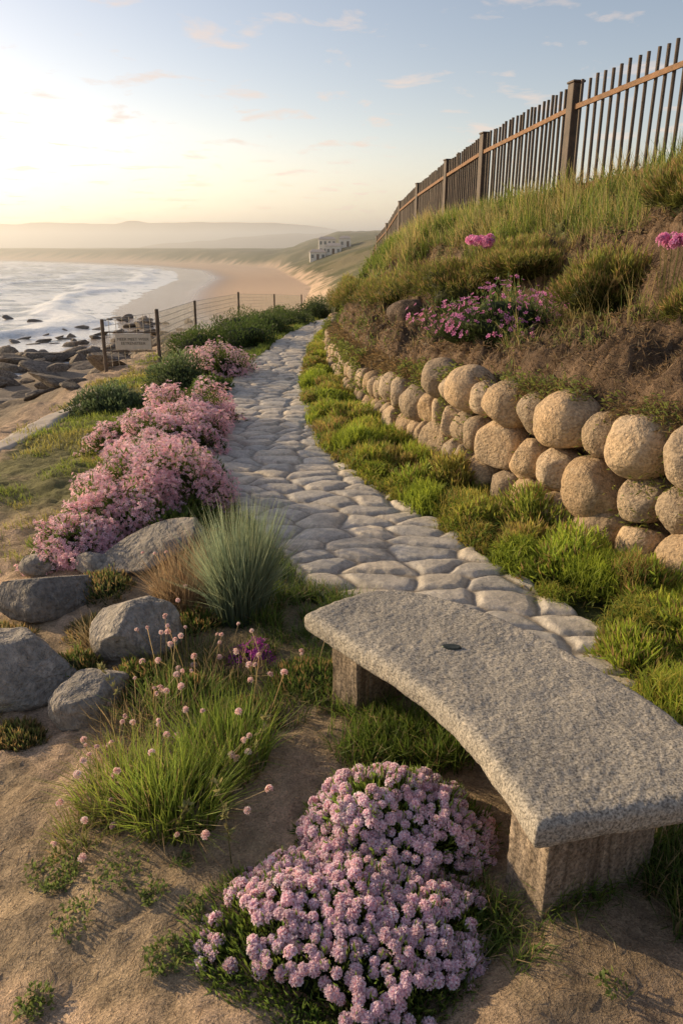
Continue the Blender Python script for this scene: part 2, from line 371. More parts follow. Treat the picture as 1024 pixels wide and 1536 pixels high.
y=np.linspace(4.5,12,120); u=np.linspace(-.2,.2,12); gu,gy=np.meshgrid(u,y); x=(np.interp(gy,[4,7.5,9.5,11.5,14],[-4.1,-4.02,-3.95,-3.75,-3.7])+gu+.12*(fbm(gy*1.5,gu*2,8)-.5)*2).ravel(); yy=gy.ravel()
zz=height(x,yy,False)+.02+.04*(fbm(x*3,yy*3,5)-.5)+.04-.08*sstep((np.abs(gu.ravel())-.14)/.06)
m,nt,p,out=newmat('worn_track'); geo=nt.nodes.new('ShaderNodeNewGeometry'); nt.links.new(ramp(nt,noise(nt,geo.outputs['Position'],9,5),[(.3,(.34,.27,.2)),(.7,(.5,.41,.31))]),p.inputs['Base Color'])
i,j=np.meshgrid(np.arange(11),np.arange(119)); b=(j*12+i).ravel()
obj('walkway',mesh_from('walkway',np.stack([x,yy,zz],1),np.stack([b,b+1,b+13,b+12],1),None,[m],True),kind='structure',label='pale worn walkway along the cliff edge')

# ------------------------------------------------------------ retaining wall
Vs=[];Fs=[];Cs=[];n0=0
r2=np.random.default_rng(33)
def hput(y,zc,a,h,off,sub):
    global n0
    sl=float(xw(y+.1)-xw(y-.1))/.2
    V,F_=rock_V(sub,(1,1,1),r2.uniform(0,90),.30,r2.integers(2,6),.12,.68,.85,1.4)
    V=V*A([min(a,h)*1.0+.03,a*1.03,h*1.05])
    ang=math.atan2(-sl,1)+r2.uniform(-.2,.2); tl=r2.uniform(-.25,.25)
    R=Matrix.Rotation(ang,3,'Z')@Matrix.Rotation(tl,3,'X'); V=V@A(R).T
    V=V+A([float(xw(y))+.09+off,y,zc+float(pz(y))])
    Vs.append(V);Fs.append(F_+n0);n0+=len(V)
    t=r2.uniform(0,1); c=r2.uniform(.72,1.15)*(A([1.1,1,.86])*t+(1-t)*A([.92,.93,.95])); Cs.append(np.tile(c,(len(V),1)))
for k in range(4):
    y=2.4+r2.uniform(0,.2)
    while y<21:
        far_=sstep((y-7.5)/3); sh_=1-.30*far_
        base=(.14+k*.325)*sh_+(fbm(A([y*1.1]),A([k*5.]),33)[0]-.5)*.12
        a=r2.choice([.15,.185,.215,.24],p=[.2,.3,.3,.2])*r2.uniform(.94,1.06)*(1-.48*far_); h=min(.215,max(.155,a*r2.uniform(.80,.95)))*(1-.16*far_)
        sl=float(xw(y+.1)-xw(y-.1))/.2; L=math.hypot(1,sl)
        y+=a/L*.96
        if base-.02<hw(y): hput(y,base+r2.uniform(-.025,.025),a,h,.022*k+r2.uniform(-.025,.025),4 if y<9 else 3)
        y+=a/L*.96
obj('retaining_wall',mesh_from('retaining_wall',np.concatenate(Vs),np.concatenate(Fs),np.concatenate(Cs),[M_wallrock],True),label='dry stone retaining wall of rounded tan boulders',category='wall')

# ------------------------------------------------------------ loose rocks
def rock(name,x,y,sc,seed,rot,label,cat='rock',ang=4,mat=M_rock,sink=.35,sub=5,tilt=(0,0),group=None,flat=.8):
    V,F_=rock_V(sub,sc,seed,.3,ang,.06,.56,flat,1.8); me=mesh_from(name,V,F_,None,[mat],True)
    o=obj(name,me,loc=(x,y,hz(x,y)+sc[2]*(1-sink)-sc[2]*sink*.2),label=label,category=cat); o.rotation_euler=(tilt[0],tilt[1],rot)
    if group: o['group']=group
    return o
rock('boulder',-1.20,4.48,(.44,.21,.14),3.1,.5,'low slanted grey boulder below pink flowering bush',ang=12,tilt=(0,-.25),flat=.92)
rock('boulder',-1.78,3.98,(.33,.23,.15),8.2,.7,'pale grey wedge shaped boulder on sandy ground',ang=11,flat=.92)
rock('boulder',-1.09,3.50,(.25,.23,.20),5.3,.3,'rounded dark grey boulder beside dry grass',ang=8,sink=.5,flat=.82)
rock('boulder',-1.62,3.22,(.33,.26,.20),6.7,.2,'large rounded grey boulder with cracked surface',ang=8,sink=.5,flat=.85)
rock('boulder',-1.18,2.98,(.20,.16,.15),9.4,.9,'smooth mid grey boulder at the grass edge',ang=8,sink=.5,flat=.82)
rock('boulder',-1.98,4.55,(.16,.12,.08),2.4,.4,'small lichen covered stone on sand',ang=5,sub=4)
rock('boulder',1.0,11.4,(.34,.32,.28),7.7,.4,'dark brown boulder embedded in the earth bank',ang=8,sub=4,mat=M_brown,sink=.5)
rock('boulder',-1.60,4.42,(.13,.11,.08),1.4,.4,'small lichen covered stone on sand',ang=5,sub=4)
sh=[]
for k in range(6):
    V,F_=rock_V(4,(1,1,.65),20+k*3.3,.45,9,.1,.45); sh.append(mesh_from('shore_rock',V,F_,None,[M_shore],True))
r3=np.random.default_rng(5); cnt=0
while cnt<298:
    t=r3.uniform(0,1)
    if t<.28: yy=r3.uniform(8,30); xx=r3.uniform(-11,-4.5)
    elif t<.68: yy=r3.uniform(28,60); S=float(xs(yy)); xx=r3.uniform(S-4,S+15)
    else: yy=r3.uniform(54,92); S=float(xs(yy)); xx=S+r3.normal(-1,5)
    o=obj('shore_rock',sh[cnt%6],label='dark wet rock on the sandy shore',category='rock',group='rocks along the shoreline')
    s0=r3.uniform(.15,.55) if t<.28 else r3.uniform(.25,1.0) if t<.68 else r3.uniform(.2,.8)
    o.scale=(s0*r3.uniform(1,2.0),s0,s0*r3.uniform(.6,1.1)); o.rotation_euler=(r3.uniform(-.4,.4),r3.uniform(-.4,.4),r3.uniform(-.4,1.0)); o.location=(xx,yy,max(hz(xx,yy),-6.1)+.12*s0); cnt+=1

# ------------------------------------------------------------ bench
inner=[(-.165,2.915),(-.05,2.77),(.075,2.604),(.20,2.45),(.309,2.298),(.39,2.14),(.448,1.995),(.502,1.80),(.541,1.64)]
outer=[(1.03,1.745),(1.25,1.83),(1.215,2.0),(1.158,2.12),(1.08,2.31),(.985,2.48),(.86,2.68),(.716,2.858),(.57,3.0),(.40,3.125),(.25,3.175),(.11,3.15),(-.03,3.05)]
poly=inner+outer
bm=bmesh.new(); vs=[bm.verts.new((x,y,.487)) for x,y in poly]; f=bm.faces.new(vs)
if f.normal.z<0: bmesh.ops.reverse_faces(bm,faces=[f])
r=bmesh.ops.extrude_face_region(bm,geom=[f]); up=[v for v in r['geom'] if isinstance(v,bmesh.types.BMVert)]
bmesh.ops.translate(bm,vec=(0,0,-.1),verts=up); bmesh.ops.recalc_face_normals(bm,faces=bm.faces)
hor=[e for e in bm.edges if abs(e.verts[0].co.z-e.verts[1].co.z)<.01]
bmesh.ops.bevel(bm,geom=hor,offset=.034,segments=4,profile=.5,affect='EDGES')
me=bpy.data.meshes.new('seat'); bm.to_mesh(me); bm.free(); me.materials.append(M_granite)
base=(.5,2.4,0)
bench=bpy.data.objects.new('stone_bench',None); COL.objects.link(bench); bench.location=base
bench['label']='curved granite slab bench on two weathered stone legs'; bench['category']='bench'
def clouds(name,size,depth=3):
    t=bpy.data.textures.new(name,'CLOUDS'); t.noise_scale=size; t.noise_depth=depth; return t
T1=clouds('rough_large',.14); T2=clouds('rough_fine',.018,2)
def rough(o,vox,s1,s2):
    md=o.modifiers.new('r','REMESH'); md.mode='VOXEL'; md.voxel_size=vox; md.use_smooth_shade=True
    md=o.modifiers.new('d','DISPLACE'); md.texture=T1; md.strength=s1; md.texture_coords='GLOBAL'
    md=o.modifiers.new('e','DISPLACE'); md.texture=T2; md.strength=s2; md.texture_coords='GLOBAL'
seat=obj('seat',me,bench); seat.matrix_parent_inverse=Matrix.Translation(Vector(base)).inverted(); rough(seat,.0065,.016,.006)
def block(c,w,dp,h,ang,z0):
    bm=bmesh.new(); bmesh.ops.create_cube(bm,size=1); bmesh.ops.scale(bm,vec=(w,dp,h),verts=bm.verts)
    for k in range(1,5):
        xx=-w/2+w*k/5+random.uniform(-.015,.015)
        for dx in (-.007,0,.007): bmesh.ops.bisect_plane(bm,geom=bm.verts[:]+bm.edges[:]+bm.faces[:],plane_co=(xx+dx,0,0),plane_no=(1,0,0))
        for v in bm.verts:
            if abs(v.co.x-xx)<.001: v.co.y*=.84
    me=bpy.data.meshes.new('leg'); bm.to_mesh(me); bm.free(); me.materials.append(M_leg)
    o=obj('leg',me,bench); o.location=Vector((c[0],c[1],z0+h/2))-Vector(base); o.rotation_euler=(0,0,ang); return o
l1=block((.79,1.925),.46,.18,.465,math.atan2(.2,.42),-.055); rough(l1,.006,.016,.005)
l2=block((.15,2.985),.36,.17,.465,math.atan2(.62,.72),-.055); rough(l2,.0075,.016,.005)
bm=bmesh.new(); bmesh.ops.create_cone(bm,segments=32,radius1=1,radius2=.86,depth=1,cap_ends=True); bmesh.ops.scale(bm,vec=(.042,.02,.008),verts=bm.verts)
me=bpy.data.meshes.new('plaque'); bm.to_mesh(me); bm.free()
m,nt,p,out=newmat('tarnished_metal'); p.inputs['Metallic'].default_value=.6; p.inputs['Roughness'].default_value=.5
tc=nt.nodes.new('ShaderNodeTexCoord'); nt.links.new(ramp(nt,noise(nt,tc.outputs['Object'],60),[(.3,(.03,.035,.03)),(.7,(.09,.10,.085))]),p.inputs['Base Color']); me.materials.append(m); M_metal=m
o=obj('plaque',me,bench); o.location=Vector((.44,2.61,.4915))-Vector(base); o.rotation_euler=(0,0,-.1)

# ------------------------------------------------------------ metal fence
m,nt,p,out=newmat('weathered_fence'); tc=nt.nodes.new('ShaderNodeTexCoord')
nt.links.new(ramp(nt,noise(nt,tc.outputs['Object'],6,5,.7),[(.3,(.045,.035,.028)),(.65,(.11,.075,.055))]),p.inputs['Base Color']); p.inputs['Roughness'].default_value=.6; M_fence=m
m,nt,p,out=newmat('sunlit_rail'); tc=nt.nodes.new('ShaderNodeTexCoord')
nt.links.new(ramp(nt,noise(nt,tc.outputs['Object'],9,5,.7),[(.3,(.12,.065,.03)),(.65,(.26,.13,.06))]),p.inputs['Base Color']); p.inputs['Roughness'].default_value=.7; M_rail=m  # rails tinted orange: warm sunlight on them put into the base colour
def boxes(bm,c,sx,sy,z0,z1,ang,mi=0):
    r=bmesh.ops.create_cube(bm,size=1); v=r['verts']; bmesh.ops.scale(bm,vec=(sx,sy,z1-z0),verts=v)
    bmesh.ops.rotate(bm,cent=(0,0,0),matrix=Matrix.Rotation(ang,3,'Z'),verts=v); bmesh.ops.translate(bm,vec=(c[0],c[1],(z0+z1)/2),verts=v)
def tube(bm,a,b,r,seg=6):
    a=Vector(a);b=Vector(b);d=b-a; q=d.to_track_quat('Z','Y').to_matrix().to_4x4(); q.translation=(a+b)/2
    bmesh.ops.create_cone(bm,segments=seg,radius1=r,radius2=r,depth=d.length,cap_ends=True,matrix=q)
pys=[5.6,8.3,11.9,15.6,18.6,24,30.5,37,44,51,58]
fence=bpy.data.objects.new('picket_fence',None); COL.objects.link(fence); fence.location=(3.3,11.9,2.6)
fence['label']='tall rusty brown metal picket fence along grassy ridge'; fence['category']='fence'
FI=Matrix.Translation(Vector((3.3,11.9,2.6))).inverted()
FH=1.5
def fz(y): return float(height(xf_(A([y])),A([y]),False)[0])
for k,y in enumerate(pys):
    x=float(xf_(y)); bm=bmesh.new(); z0=fz(y); boxes(bm,(x,y),.16,.18,z0-.3,z0+FH+.02,.2); boxes(bm,(x,y),.19,.21,z0+FH+.02,z0+FH+.05,.2)
    bmesh.ops.bevel(bm,geom=list(bm.edges),offset=.008,segments=1,affect='EDGES')
    me=bpy.data.meshes.new('post'); bm.to_mesh(me); bm.free(); me.materials.append(M_fence); o=obj('post',me,fence); o.matrix_parent_inverse=FI
for k in range(len(pys)-1):
    a,b_=pys[k],pys[k+1]; bm=bmesh.new(); ax,bx=float(xf_(a)),float(xf_(b_)); n=int(math.hypot(b_-a,ax-bx)/.155)
    az_,bz_=fz(a),fz(b_); nb=0
    for q in range(1,n):
        t=q/n; x=ax+(bx-ax)*t;y=a+(b_-a)*t; zt=az_+(bz_-az_)*t
        tube(bm,(x+random.uniform(-.006,.006),y,zt-.15),(x+random.uniform(-.012,.012),y+random.uniform(-.012,.012),zt+FH+.02+random.uniform(-.02,.02)),.023,8)
    me=bpy.data.meshes.new('picket_panel'); bm.to_mesh(me); bm.free(); me.materials.append(M_fence); o=obj('picket_panel',me,fence); o.matrix_parent_inverse=FI
    dirn=Vector((bx-ax,b_-a,bz_-az_)); L=dirn.length; ang=math.atan2(dirn.y,dirn.x)
    for hh in (1.2,.12):
        bm=bmesh.new()
        r=bmesh.ops.create_cube(bm,size=1); v=r['verts']; bmesh.ops.scale(bm,vec=(L-.18,.03,.065),verts=v)
        bmesh.ops.rotate(bm,cent=(0,0,0),matrix=Matrix.Rotation(-math.asin(dirn.z/L),3,'Y'),verts=v); bmesh.ops.rotate(bm,cent=(0,0,0),matrix=Matrix.Rotation(ang,3,'Z'),verts=v)
        bmesh.ops.translate(bm,vec=((ax+bx)/2-.04,(a+b_)/2,(az_+bz_)/2+hh),verts=v)
        me=bpy.data.meshes.new('rail'); bm.to_mesh(me); bm.free(); me.materials.append(M_rail); o=obj('rail',me,fence); o.matrix_parent_inverse=FI

# ------------------------------------------------------------ wire fence and sign
m,nt,p,out=newmat('weathered_wood'); tc=nt.nodes.new('ShaderNodeTexCoord')
nt.links.new(ramp(nt,noise(nt,tc.outputs['Object'],12,5,.7),[(.3,(.08,.06,.045)),(.65,(.17,.13,.10))]),p.inputs['Base Color']); p.inputs['Roughness'].default_value=.8; M_wood=m
m,nt,p,out=newmat('galvanised_wire'); p.inputs['Metallic'].default_value=.2; p.inputs['Roughness'].default_value=.5
tc=nt.nodes.new('ShaderNodeTexCoord'); nt.links.new(ramp(nt,noise(nt,tc.outputs['Object'],4),[(.3,(.30,.27,.23)),(.7,(.48,.43,.36))]),p.inputs['Base Color']); M_wire=m
wp=[(-4.55,14.4),(-3.5,14.4),(-3.75,19.5),(-3.5,26),(-2.9,33),(-2.2,42)]
wf=bpy.data.objects.new('wire_fence',None); COL.objects.link(wf); wf.location=(wp[0][0],wp[0][1],hz(*wp[0])); wf['label']='low wire mesh fence with dark wooden posts'; wf['category']='fence'
WI=Matrix.Translation(wf.location).inverted()
for k,(x,y) in enumerate(wp):
    bm=bmesh.new(); z0=hz(x,y); tube(bm,(x,y,z0-.3),(x+.02,y,z0+1.0+.05*(k%2)),.036,10)
    bmesh.ops.bevel(bm,geom=[e for e in bm.edges],offset=.008,segments=1,affect='EDGES')
    me=bpy.data.meshes.new('post'); bm.to_mesh(me); bm.free(); me.materials.append(M_wood); o=obj('post',me,wf); o.matrix_parent_inverse=WI
for k in range(0,len(wp)-1):
    a=Vector((*wp[k],hz(*wp[k])));b_=Vector((*wp[k+1],hz(*wp[k+1]))); bm=bmesh.new(); n=int((b_-a).length/.12)
    for h in np.linspace(.08,.98,9): tube(bm,a+Vector((0,0.03,h)),b_+Vector((0,0.03,h)),.005,3)
    for q in range(1,n): c=a.lerp(b_,q/n); tube(bm,c+Vector((0,0.03,.08)),c+Vector((0,0.03,.98)),.006,3)
    me=bpy.data.meshes.new('wire_mesh'); bm.to_mesh(me); bm.free(); me.materials.append(M_wire); o=obj('wire_mesh',me,wf); o.matrix_parent_inverse=WI
zs=hz(-4.0,14.35)
sign=bpy.data.objects.new('notice_sign',None); COL.objects.link(sign); sign.location=(-3.95,14.33,zs+.40); sign['label']='pale weathered notice board fixed between two fence posts'; sign['category']='sign'
m,nt,p,out=newmat('sign_board'); tc=nt.nodes.new('ShaderNodeTexCoord'); nt.links.new(ramp(nt,noise(nt,tc.outputs['Object'],9,5,.7),[(.3,(.54,.47,.38)),(.7,(.66,.58,.48))]),p.inputs['Base Color'])
bm=bmesh.new(); r=bmesh.ops.create_cube(bm,size=1); bmesh.ops.scale(bm,vec=(.68,.03,.30),verts=bm.verts); bmesh.ops.bevel(bm,geom=list(bm.edges),offset=.006,segments=1,affect='EDGES')
me=bpy.data.meshes.new('board'); bm.to_mesh(me); bm.free(); me.materials.append(m); o=obj('board',me,sign); o.location=(0,0,.1)
bm=bmesh.new()
for zz in (-.075,.275): tube(bm,(-.55,0,zz),(.42,0,zz),.012,8)
me=bpy.data.meshes.new('crossbar'); bm.to_mesh(me); bm.free(); me.materials.append(M_wood); o=obj('crossbar',me,sign)
m,nt,p,out=newmat('sign_ink'); p.inputs['Base Color'].default_value=(.13,.11,.085,1)
cu=bpy.data.curves.new('t','FONT'); cu.body="MEER MEET WEER\nEETRENSTEER"; cu.size=.076; cu.align_x='CENTER'; cu.space_line=1.0; cu.extrude=.001
to=bpy.data.objects.new('t',cu); COL.objects.link(to); bpy.context.view_layer.update()
me=bpy.data.meshes.new_from_object(to.evaluated_get(bpy.context.evaluated_depsgraph_get())); bpy.data.objects.remove(to); me.materials.append(m)
o=obj('lettering',me,sign); o.rotation_euler=(math.pi/2,0,0); o.location=(0,-.018,.12)

# ------------------------------------------------------------ houses
m,nt,p,out=newmat('house_plaster'); tc=nt.nodes.new('ShaderNodeTexCoord'); nt.links.new(ramp(nt,noise(nt,tc.outputs['Object'],1,4),[(.3,(.66,.60,.52)),(.7,(.78,.73,.65))]),p.inputs['Base Color']); M_pl=m
m,nt,p,out=newmat('roof_tile'); tc=nt.nodes.new('ShaderNodeTexCoord'); nt.links.new(ramp(nt,noise(nt,tc.outputs['Object'],2,4),[(.3,(.36,.30,.26)),(.7,(.46,.39,.33))]),p.inputs['Base Color']); M_rf=m
m,nt,p,out=newmat('window_glass'); p.inputs['Base Color'].default_value=(.16,.18,.18,1); p.inputs['Roughness'].default_value=.15; M_gl=m
m,nt,p,out=newmat('door_wood'); p.inputs['Base Color'].default_value=(.1,.06,.04,1); M_dr=m
def house(x,y,w,dp,h,rot,lab,sink=.3):
    e=bpy.data.objects.new('house',None); COL.objects.link(e); e.location=(x,y,hz(x,y)-sink); e.rotation_euler=(0,0,rot); e['label']=lab; e['category']='house'; e['group']='houses on the dunes'
    def part(n,mat,fn):
        bm=bmesh.new(); fn(bm); me=bpy.data.meshes.new(n); bm.to_mesh(me); bm.free(); me.materials.append(mat); return obj(n,me,e)
    part('wall',M_pl,lambda bm:boxes(bm,(0,0),w,dp,-1.5,h,0))
    def rf(bm):
        v=[bm.verts.new(c) for c in ((-w/2-.3,-dp/2-.3,h+.003),(w/2+.3,-dp/2-.3,h+.003),(w/2+.3,dp/2+.3,h+.003),(-w/2-.3,dp/2+.3,h+.003),(-w/2+.7,0,h+.8),(w/2-.7,0,h+.8))]
        for f in ((0,1,5,4),(2,3,4,5),(1,2,5),(3,0,4),(3,2,1,0)): bm.faces.new([v[i] for i in f])
    part('roof',M_rf,rf)
    nw=int(w/1.2); st=2.0
    for k in range(nw):
        xx=-w/2+w*(k+.5)/nw
        for lv in range(int(h//st)):
            if lv==0 and k==nw//2: part('door',M_dr,lambda bm:boxes(bm,(xx,-dp/2-.03),.7,.05,.05,1.6,0))
            else: part('window',M_gl,lambda bm:boxes(bm,(xx,-dp/2-.03),.7,.05,lv*st+.6,lv*st+1.5,0))
hs1='single storey white house with dark windows'
house(-6.8,222,4.4,4,2.1,.08,hs1); house(-2.2,223,4.2,4,2.3,-.05,hs1); house(-4.2,231,5.0,4,4.0,.05,'two storey pale house with low tiled roof'); house(1.0,230,3.4,4,2.3,0,hs1)

# ------------------------------------------------------------ vegetation
UP=A([0,0,1.])
def shrub(name,label,cat,x,y,rx,ry,h,c0,c1,n=3000,ll=.06,lw=.02,amp=.35,seed=1,flow=None,rot=0,dry=0,group=None,zoff=0,up=.6):
    z0=hz(x,y)-.04+zoff; g=Geo()
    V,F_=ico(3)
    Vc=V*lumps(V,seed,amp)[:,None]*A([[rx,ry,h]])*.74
    P,Nn,D=dome(n,rx,ry,h,seed,amp,-.2)
    P=P*rng.uniform(.7,1.1,(n,1))
    d=unit(Nn*.9+UP*up+rng.normal(size=(n,3))*.6)
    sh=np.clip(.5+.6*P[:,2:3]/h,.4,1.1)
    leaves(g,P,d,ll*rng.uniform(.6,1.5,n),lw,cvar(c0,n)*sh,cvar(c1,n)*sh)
    if dry:
        nd=int(n*dry); P2,N2,_=dome(nd,rx,ry,h,seed,amp,0); leaves(g,P2,unit(N2+UP*up+rng.normal(size=(nd,3))*.5),ll*1.3,lw*.7,(.25,.16,.07),(.46,.32,.14))
    R=A(Matrix.Rotation(rot,3,'Z')).T
    g.V=[v@R for v in g.V]
    me=g.mesh(name,[M_leaf])
    o=obj(name,me,loc=(x,y,z0),label=label,category=cat)
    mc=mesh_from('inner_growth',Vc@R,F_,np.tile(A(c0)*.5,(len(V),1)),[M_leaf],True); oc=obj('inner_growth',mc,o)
    if group: o['group']=group
    if flow:
        nf,fr,fc0,fc1,cov=flow; P,Nn,D=dome(nf,rx,ry,h,seed,amp,.02)
        nz=fbm(D[:,0]*4+5,D[:,1]*4+D[:,2]*2,seed+7)+rng.uniform(-.12,.12,len(D)); kk=nz>np.quantile(nz,1-cov); P=P[kk];Nn=Nn[kk]
        P=P*rng.uniform(.97,1.25,(len(P),1)); gf=Geo(); florets(gf,P,unit(Nn+UP*.3+rng.normal(size=P.shape)*.5),fr*rng.uniform(.6,1.25,len(P)),fc0,fc1,.3)
        gf.V=[v@R for v in gf.V]; ob=obj('blossoms',gf.mesh('blossoms',[M_petal]),o,kind='stuff')
    return o
G0=(.055,.085,.02);G1=(.17,.24,.05)
PK0=(.76,.34,.42);PK1=(1.0,.70,.76)
pb='dense bush of small pink blossoms beside the path'
for k,(x,y,rx,ry,h,sd,nf) in enumerate([(-1.86,4.75,.27,.28,.29,1,5800),(-1.63,5.15,.38,.36,.39,2,9400),(-1.42,5.65,.40,.42,.48,3,11000),(-1.78,5.75,.34,.34,.40,13,5500),(-1.62,6.45,.36,.42,.34,43,6500),(-1.78,7.5,.5,.5,.40,4,8500),(-1.8,8.5,.5,.55,.40,6,7000),(-2.35,8.0,.45,.5,.34,5,3500),(-2.1,12.3,.5,.6,.44,7,4200),(-2.6,13.2,.5,.6,.38,8,2500)]):
    shrub('pink_bush',pb,'bush',x,y,rx,ry,h,G0,G1,int(3800*rx/.4),.06,.014,.55,sd,(nf,.0155 if y<7 else .022,PK0,PK1,.60),group='pink flowering bushes beside the path')
dl='low dark green shrub under pink bush'
shrub('green_shrub',dl,'shrub',-1.2,5.2,.32,.45,.24,G0,G1,3500,.05,.016,.35,31)
shrub('green_shrub',dl,'shrub',-1.36,6.35,.3,.4,.25,G0,G1,3000,.05,.016,.35,32)
shrub('green_shrub',dl,'shrub',-1.52,7.9,.22,.5,.24,G0,G1,2600,.05,.016,.35,33)
sg='rounded green shrub at the path edge'
for x,y,rx,ry,h,sd,c in [(-2.5,11.3,.42,.5,.5,9,(.20,.26,.13)),(-3.2,10.2,.5,.45,.3,10,(.18,.24,.13)),(-1.9,10.7,.25,.45,.26,11,(.16,.23,.06)),(-2.9,15.8,.7,.8,.50,12,(.13,.19,.05)),(-2.15,16.6,.72,.9,.55,14,(.11,.17,.05)),(-1.9,19,.6,1.0,.55,15,(.11,.16,.055)),(-2.6,20,.9,1.2,.5,16,(.13,.17,.055)),(-1.5,22.5,.6,1.2,.5,17,(.12,.17,.055)),(-.95,26.5,.65,1.2,.7,18,(.11,.15,.055)),(-2.2,26,.8,1.5,.5,19,(.14,.17,.06))]:
    shrub('green_shrub',sg,'shrub',x,y,rx,ry,h,G0,c,4500,.06,.02,.45,sd)
for x,y,r,h,sd,c in [(-1.45,4.15,.18,.10,101,(.22,.27,.09)),(-1.35,3.3,.14,.10,102,(.2,.26,.07)),(-1.9,3.6,.2,.09,103,(.3,.26,.12)),(-.9,4.75,.2,.13,104,(.16,.23,.05)),(-1.55,4.75,.2,.12,105,(.22,.25,.09)),(-1.0,3.15,.18,.11,106,(.22,.3,.07)),(-1.45,2.8,.12,.06,107,(.25,.27,.09)),(-.82,3.75,.16,.12,108,(.18,.26,.06)),(-1.4,3.7,.16,.09,109,(.3,.27,.12)),(-.75,3.05,.2,.10,110,(.18,.26,.06)),(-.15,3.15,.2,.09,111,(.16,.24,.05)),(-.45,2.8,.16,.07,112,(.2,.26,.07))]:
    shrub('low_plant','low scrubby plant growing between boulders','plant',x,y,r,r,h,G0,c,1300,.035,.009,.5,sd,dry=.35,up=.9)
for x,y,r,h,sd,c in [(1.50,4.35,.28,.24,141,(.46,.58,.08)),(1.80,3.95,.24,.24,142,(.42,.54,.08)),(1.05,5.25,.20,.18,143,(.50,.52,.10)),(.72,6.15,.24,.20,144,(.40,.50,.08)),(.30,7.2,.24,.19,145,(.48,.54,.09)),(1.85,3.45,.26,.22,146,(.50,.58,.08)),(1.48,3.3,.2,.16,147,(.48,.58,.08)),(1.25,4.75,.18,.19,148,(.52,.44,.13)),(.05,8.6,.22,.18,149,(.44,.48,.09)),(.55,6.75,.2,.22,150,(.52,.42,.13)),(-.22,10.3,.2,.18,151,(.44,.48,.09)),(1.42,5.1,.22,.28,152,(.40,.46,.09)),(.98,6.1,.2,.26,153,(.50,.44,.12)),(2.15,3.55,.26,.30,154,(.44,.54,.08)),(1.72,2.85,.24,.22,155,(.46,.56,.08))]:
    shrub('leafy_plant','bright yellow green leafy clump beside the paving','plant',x,y,r,r*1.1,h,(.13,.17,.025),c,3600,.07,.012,.65,sd,dry=.12,up=.9)
gd=(.38,.39,.09)
for x,y,rx,ry,h,sd,lab in [(1.75,10.7,.6,.6,.40,20,'tangled yellow green shrub overhanging the earth bank'),(2.3,9.5,.5,.5,.26,21,'tangled yellow green shrub overhanging the earth bank'),(2.6,7.3,.40,.34,.30,22,'leafy golden green shrub on the earth bank'),(3.25,7.0,.5,.4,.28,23,'leafy golden green shrub on the earth bank'),(2.9,5.9,.34,.3,.25,28,'leafy golden green shrub on the earth bank'),(1.15,13.5,.6,.9,.35,24,'dry grassy shrub on the bank top'),(.4,17,.5,1.0,.4,25,'dry grassy shrub on the bank top'),(0.2,20.5,.5,1.2,.5,26,'dry grassy shrub on the bank top')]:
    shrub('bank_shrub',lab,'shrub',x,y,rx,ry,h,(.10,.12,.03),gd,6500,.085,.012,.8,sd,dry=.25,up=.9)
MG0=(.50,.08,.30);MG1=(.85,.36,.65)
shrub('magenta_flower_plant','sprawling plant with small magenta flowers on bank','flower',1.62,7.75,.62,.5,.34,G0,(.18,.25,.08),2600,.06,.014,.7,27,(560,.028,MG0,MG1,.7))
headmesh={}
def headvars(key,nf,c0,c1,fr):
    if key not in headmesh:
        L_=[]
        for k in range(5):
            gg=Geo(); pompoms(gg,np.zeros((1,3)),UP[None],1.,nf,c0,c1,fr); L_.append(gg.mesh('flower_head',[M_petal]))
        headmesh[key]=L_
    return headmesh[key]
def put_heads(parent,P,R,key):
    for k in range(len(P)):
        o=obj('flower_head',headmesh[key][k%5],parent,loc=tuple(P[k])); o.scale=(R[k],)*3
        o.rotation_euler=(rng.normal()*.35,rng.normal()*.35,rng.uniform(0,6))
def pom_plant(name,label,x,y,z,heads,R,c0,c1,stem=.2,spread=.1,nf=26):
    zg=hz(x,y); z=max(z,zg+.16); n=heads
    a=rng.uniform(0,6.28,n); r=spread*np.sqrt(rng.uniform(0,1,n)); P=np.stack([r*np.cos(a),r*np.sin(a),z-zg+rng.uniform(-.03,.03,n)],1)
    gs=Geo(); base=P*A([.4,.4,0]); D=P-base
    for k in range(n):
        blades(gs,base[k:k+1],[D[k,2]+.35*np.linalg.norm(D[k,:2])],[.008],np.concatenate([D[k:k+1,:2],[[0]]],1),(.08,.09,.03),(.14,.14,.05),tw=.7)
    o=obj(name,gs.mesh(name,[M_leaf]),loc=(x,y,zg),label=label,category='flower')
    headvars('mag',26,c0,c1,.5); put_heads(o,P,R*rng.uniform(.8,1.2,n),'mag')
pom_plant('bright_pink_flower','cluster of bright pink blossoms above the bank shrub',1.86,10.5,2.07,12,.07,MG0,(.98,.42,.66),spread=.17)
pom_plant('bright_pink_flower','cluster of bright pink blossoms above the bank shrub',2.62,6.2,2.04,12,.05,MG0,(.98,.42,.66),spread=.12)

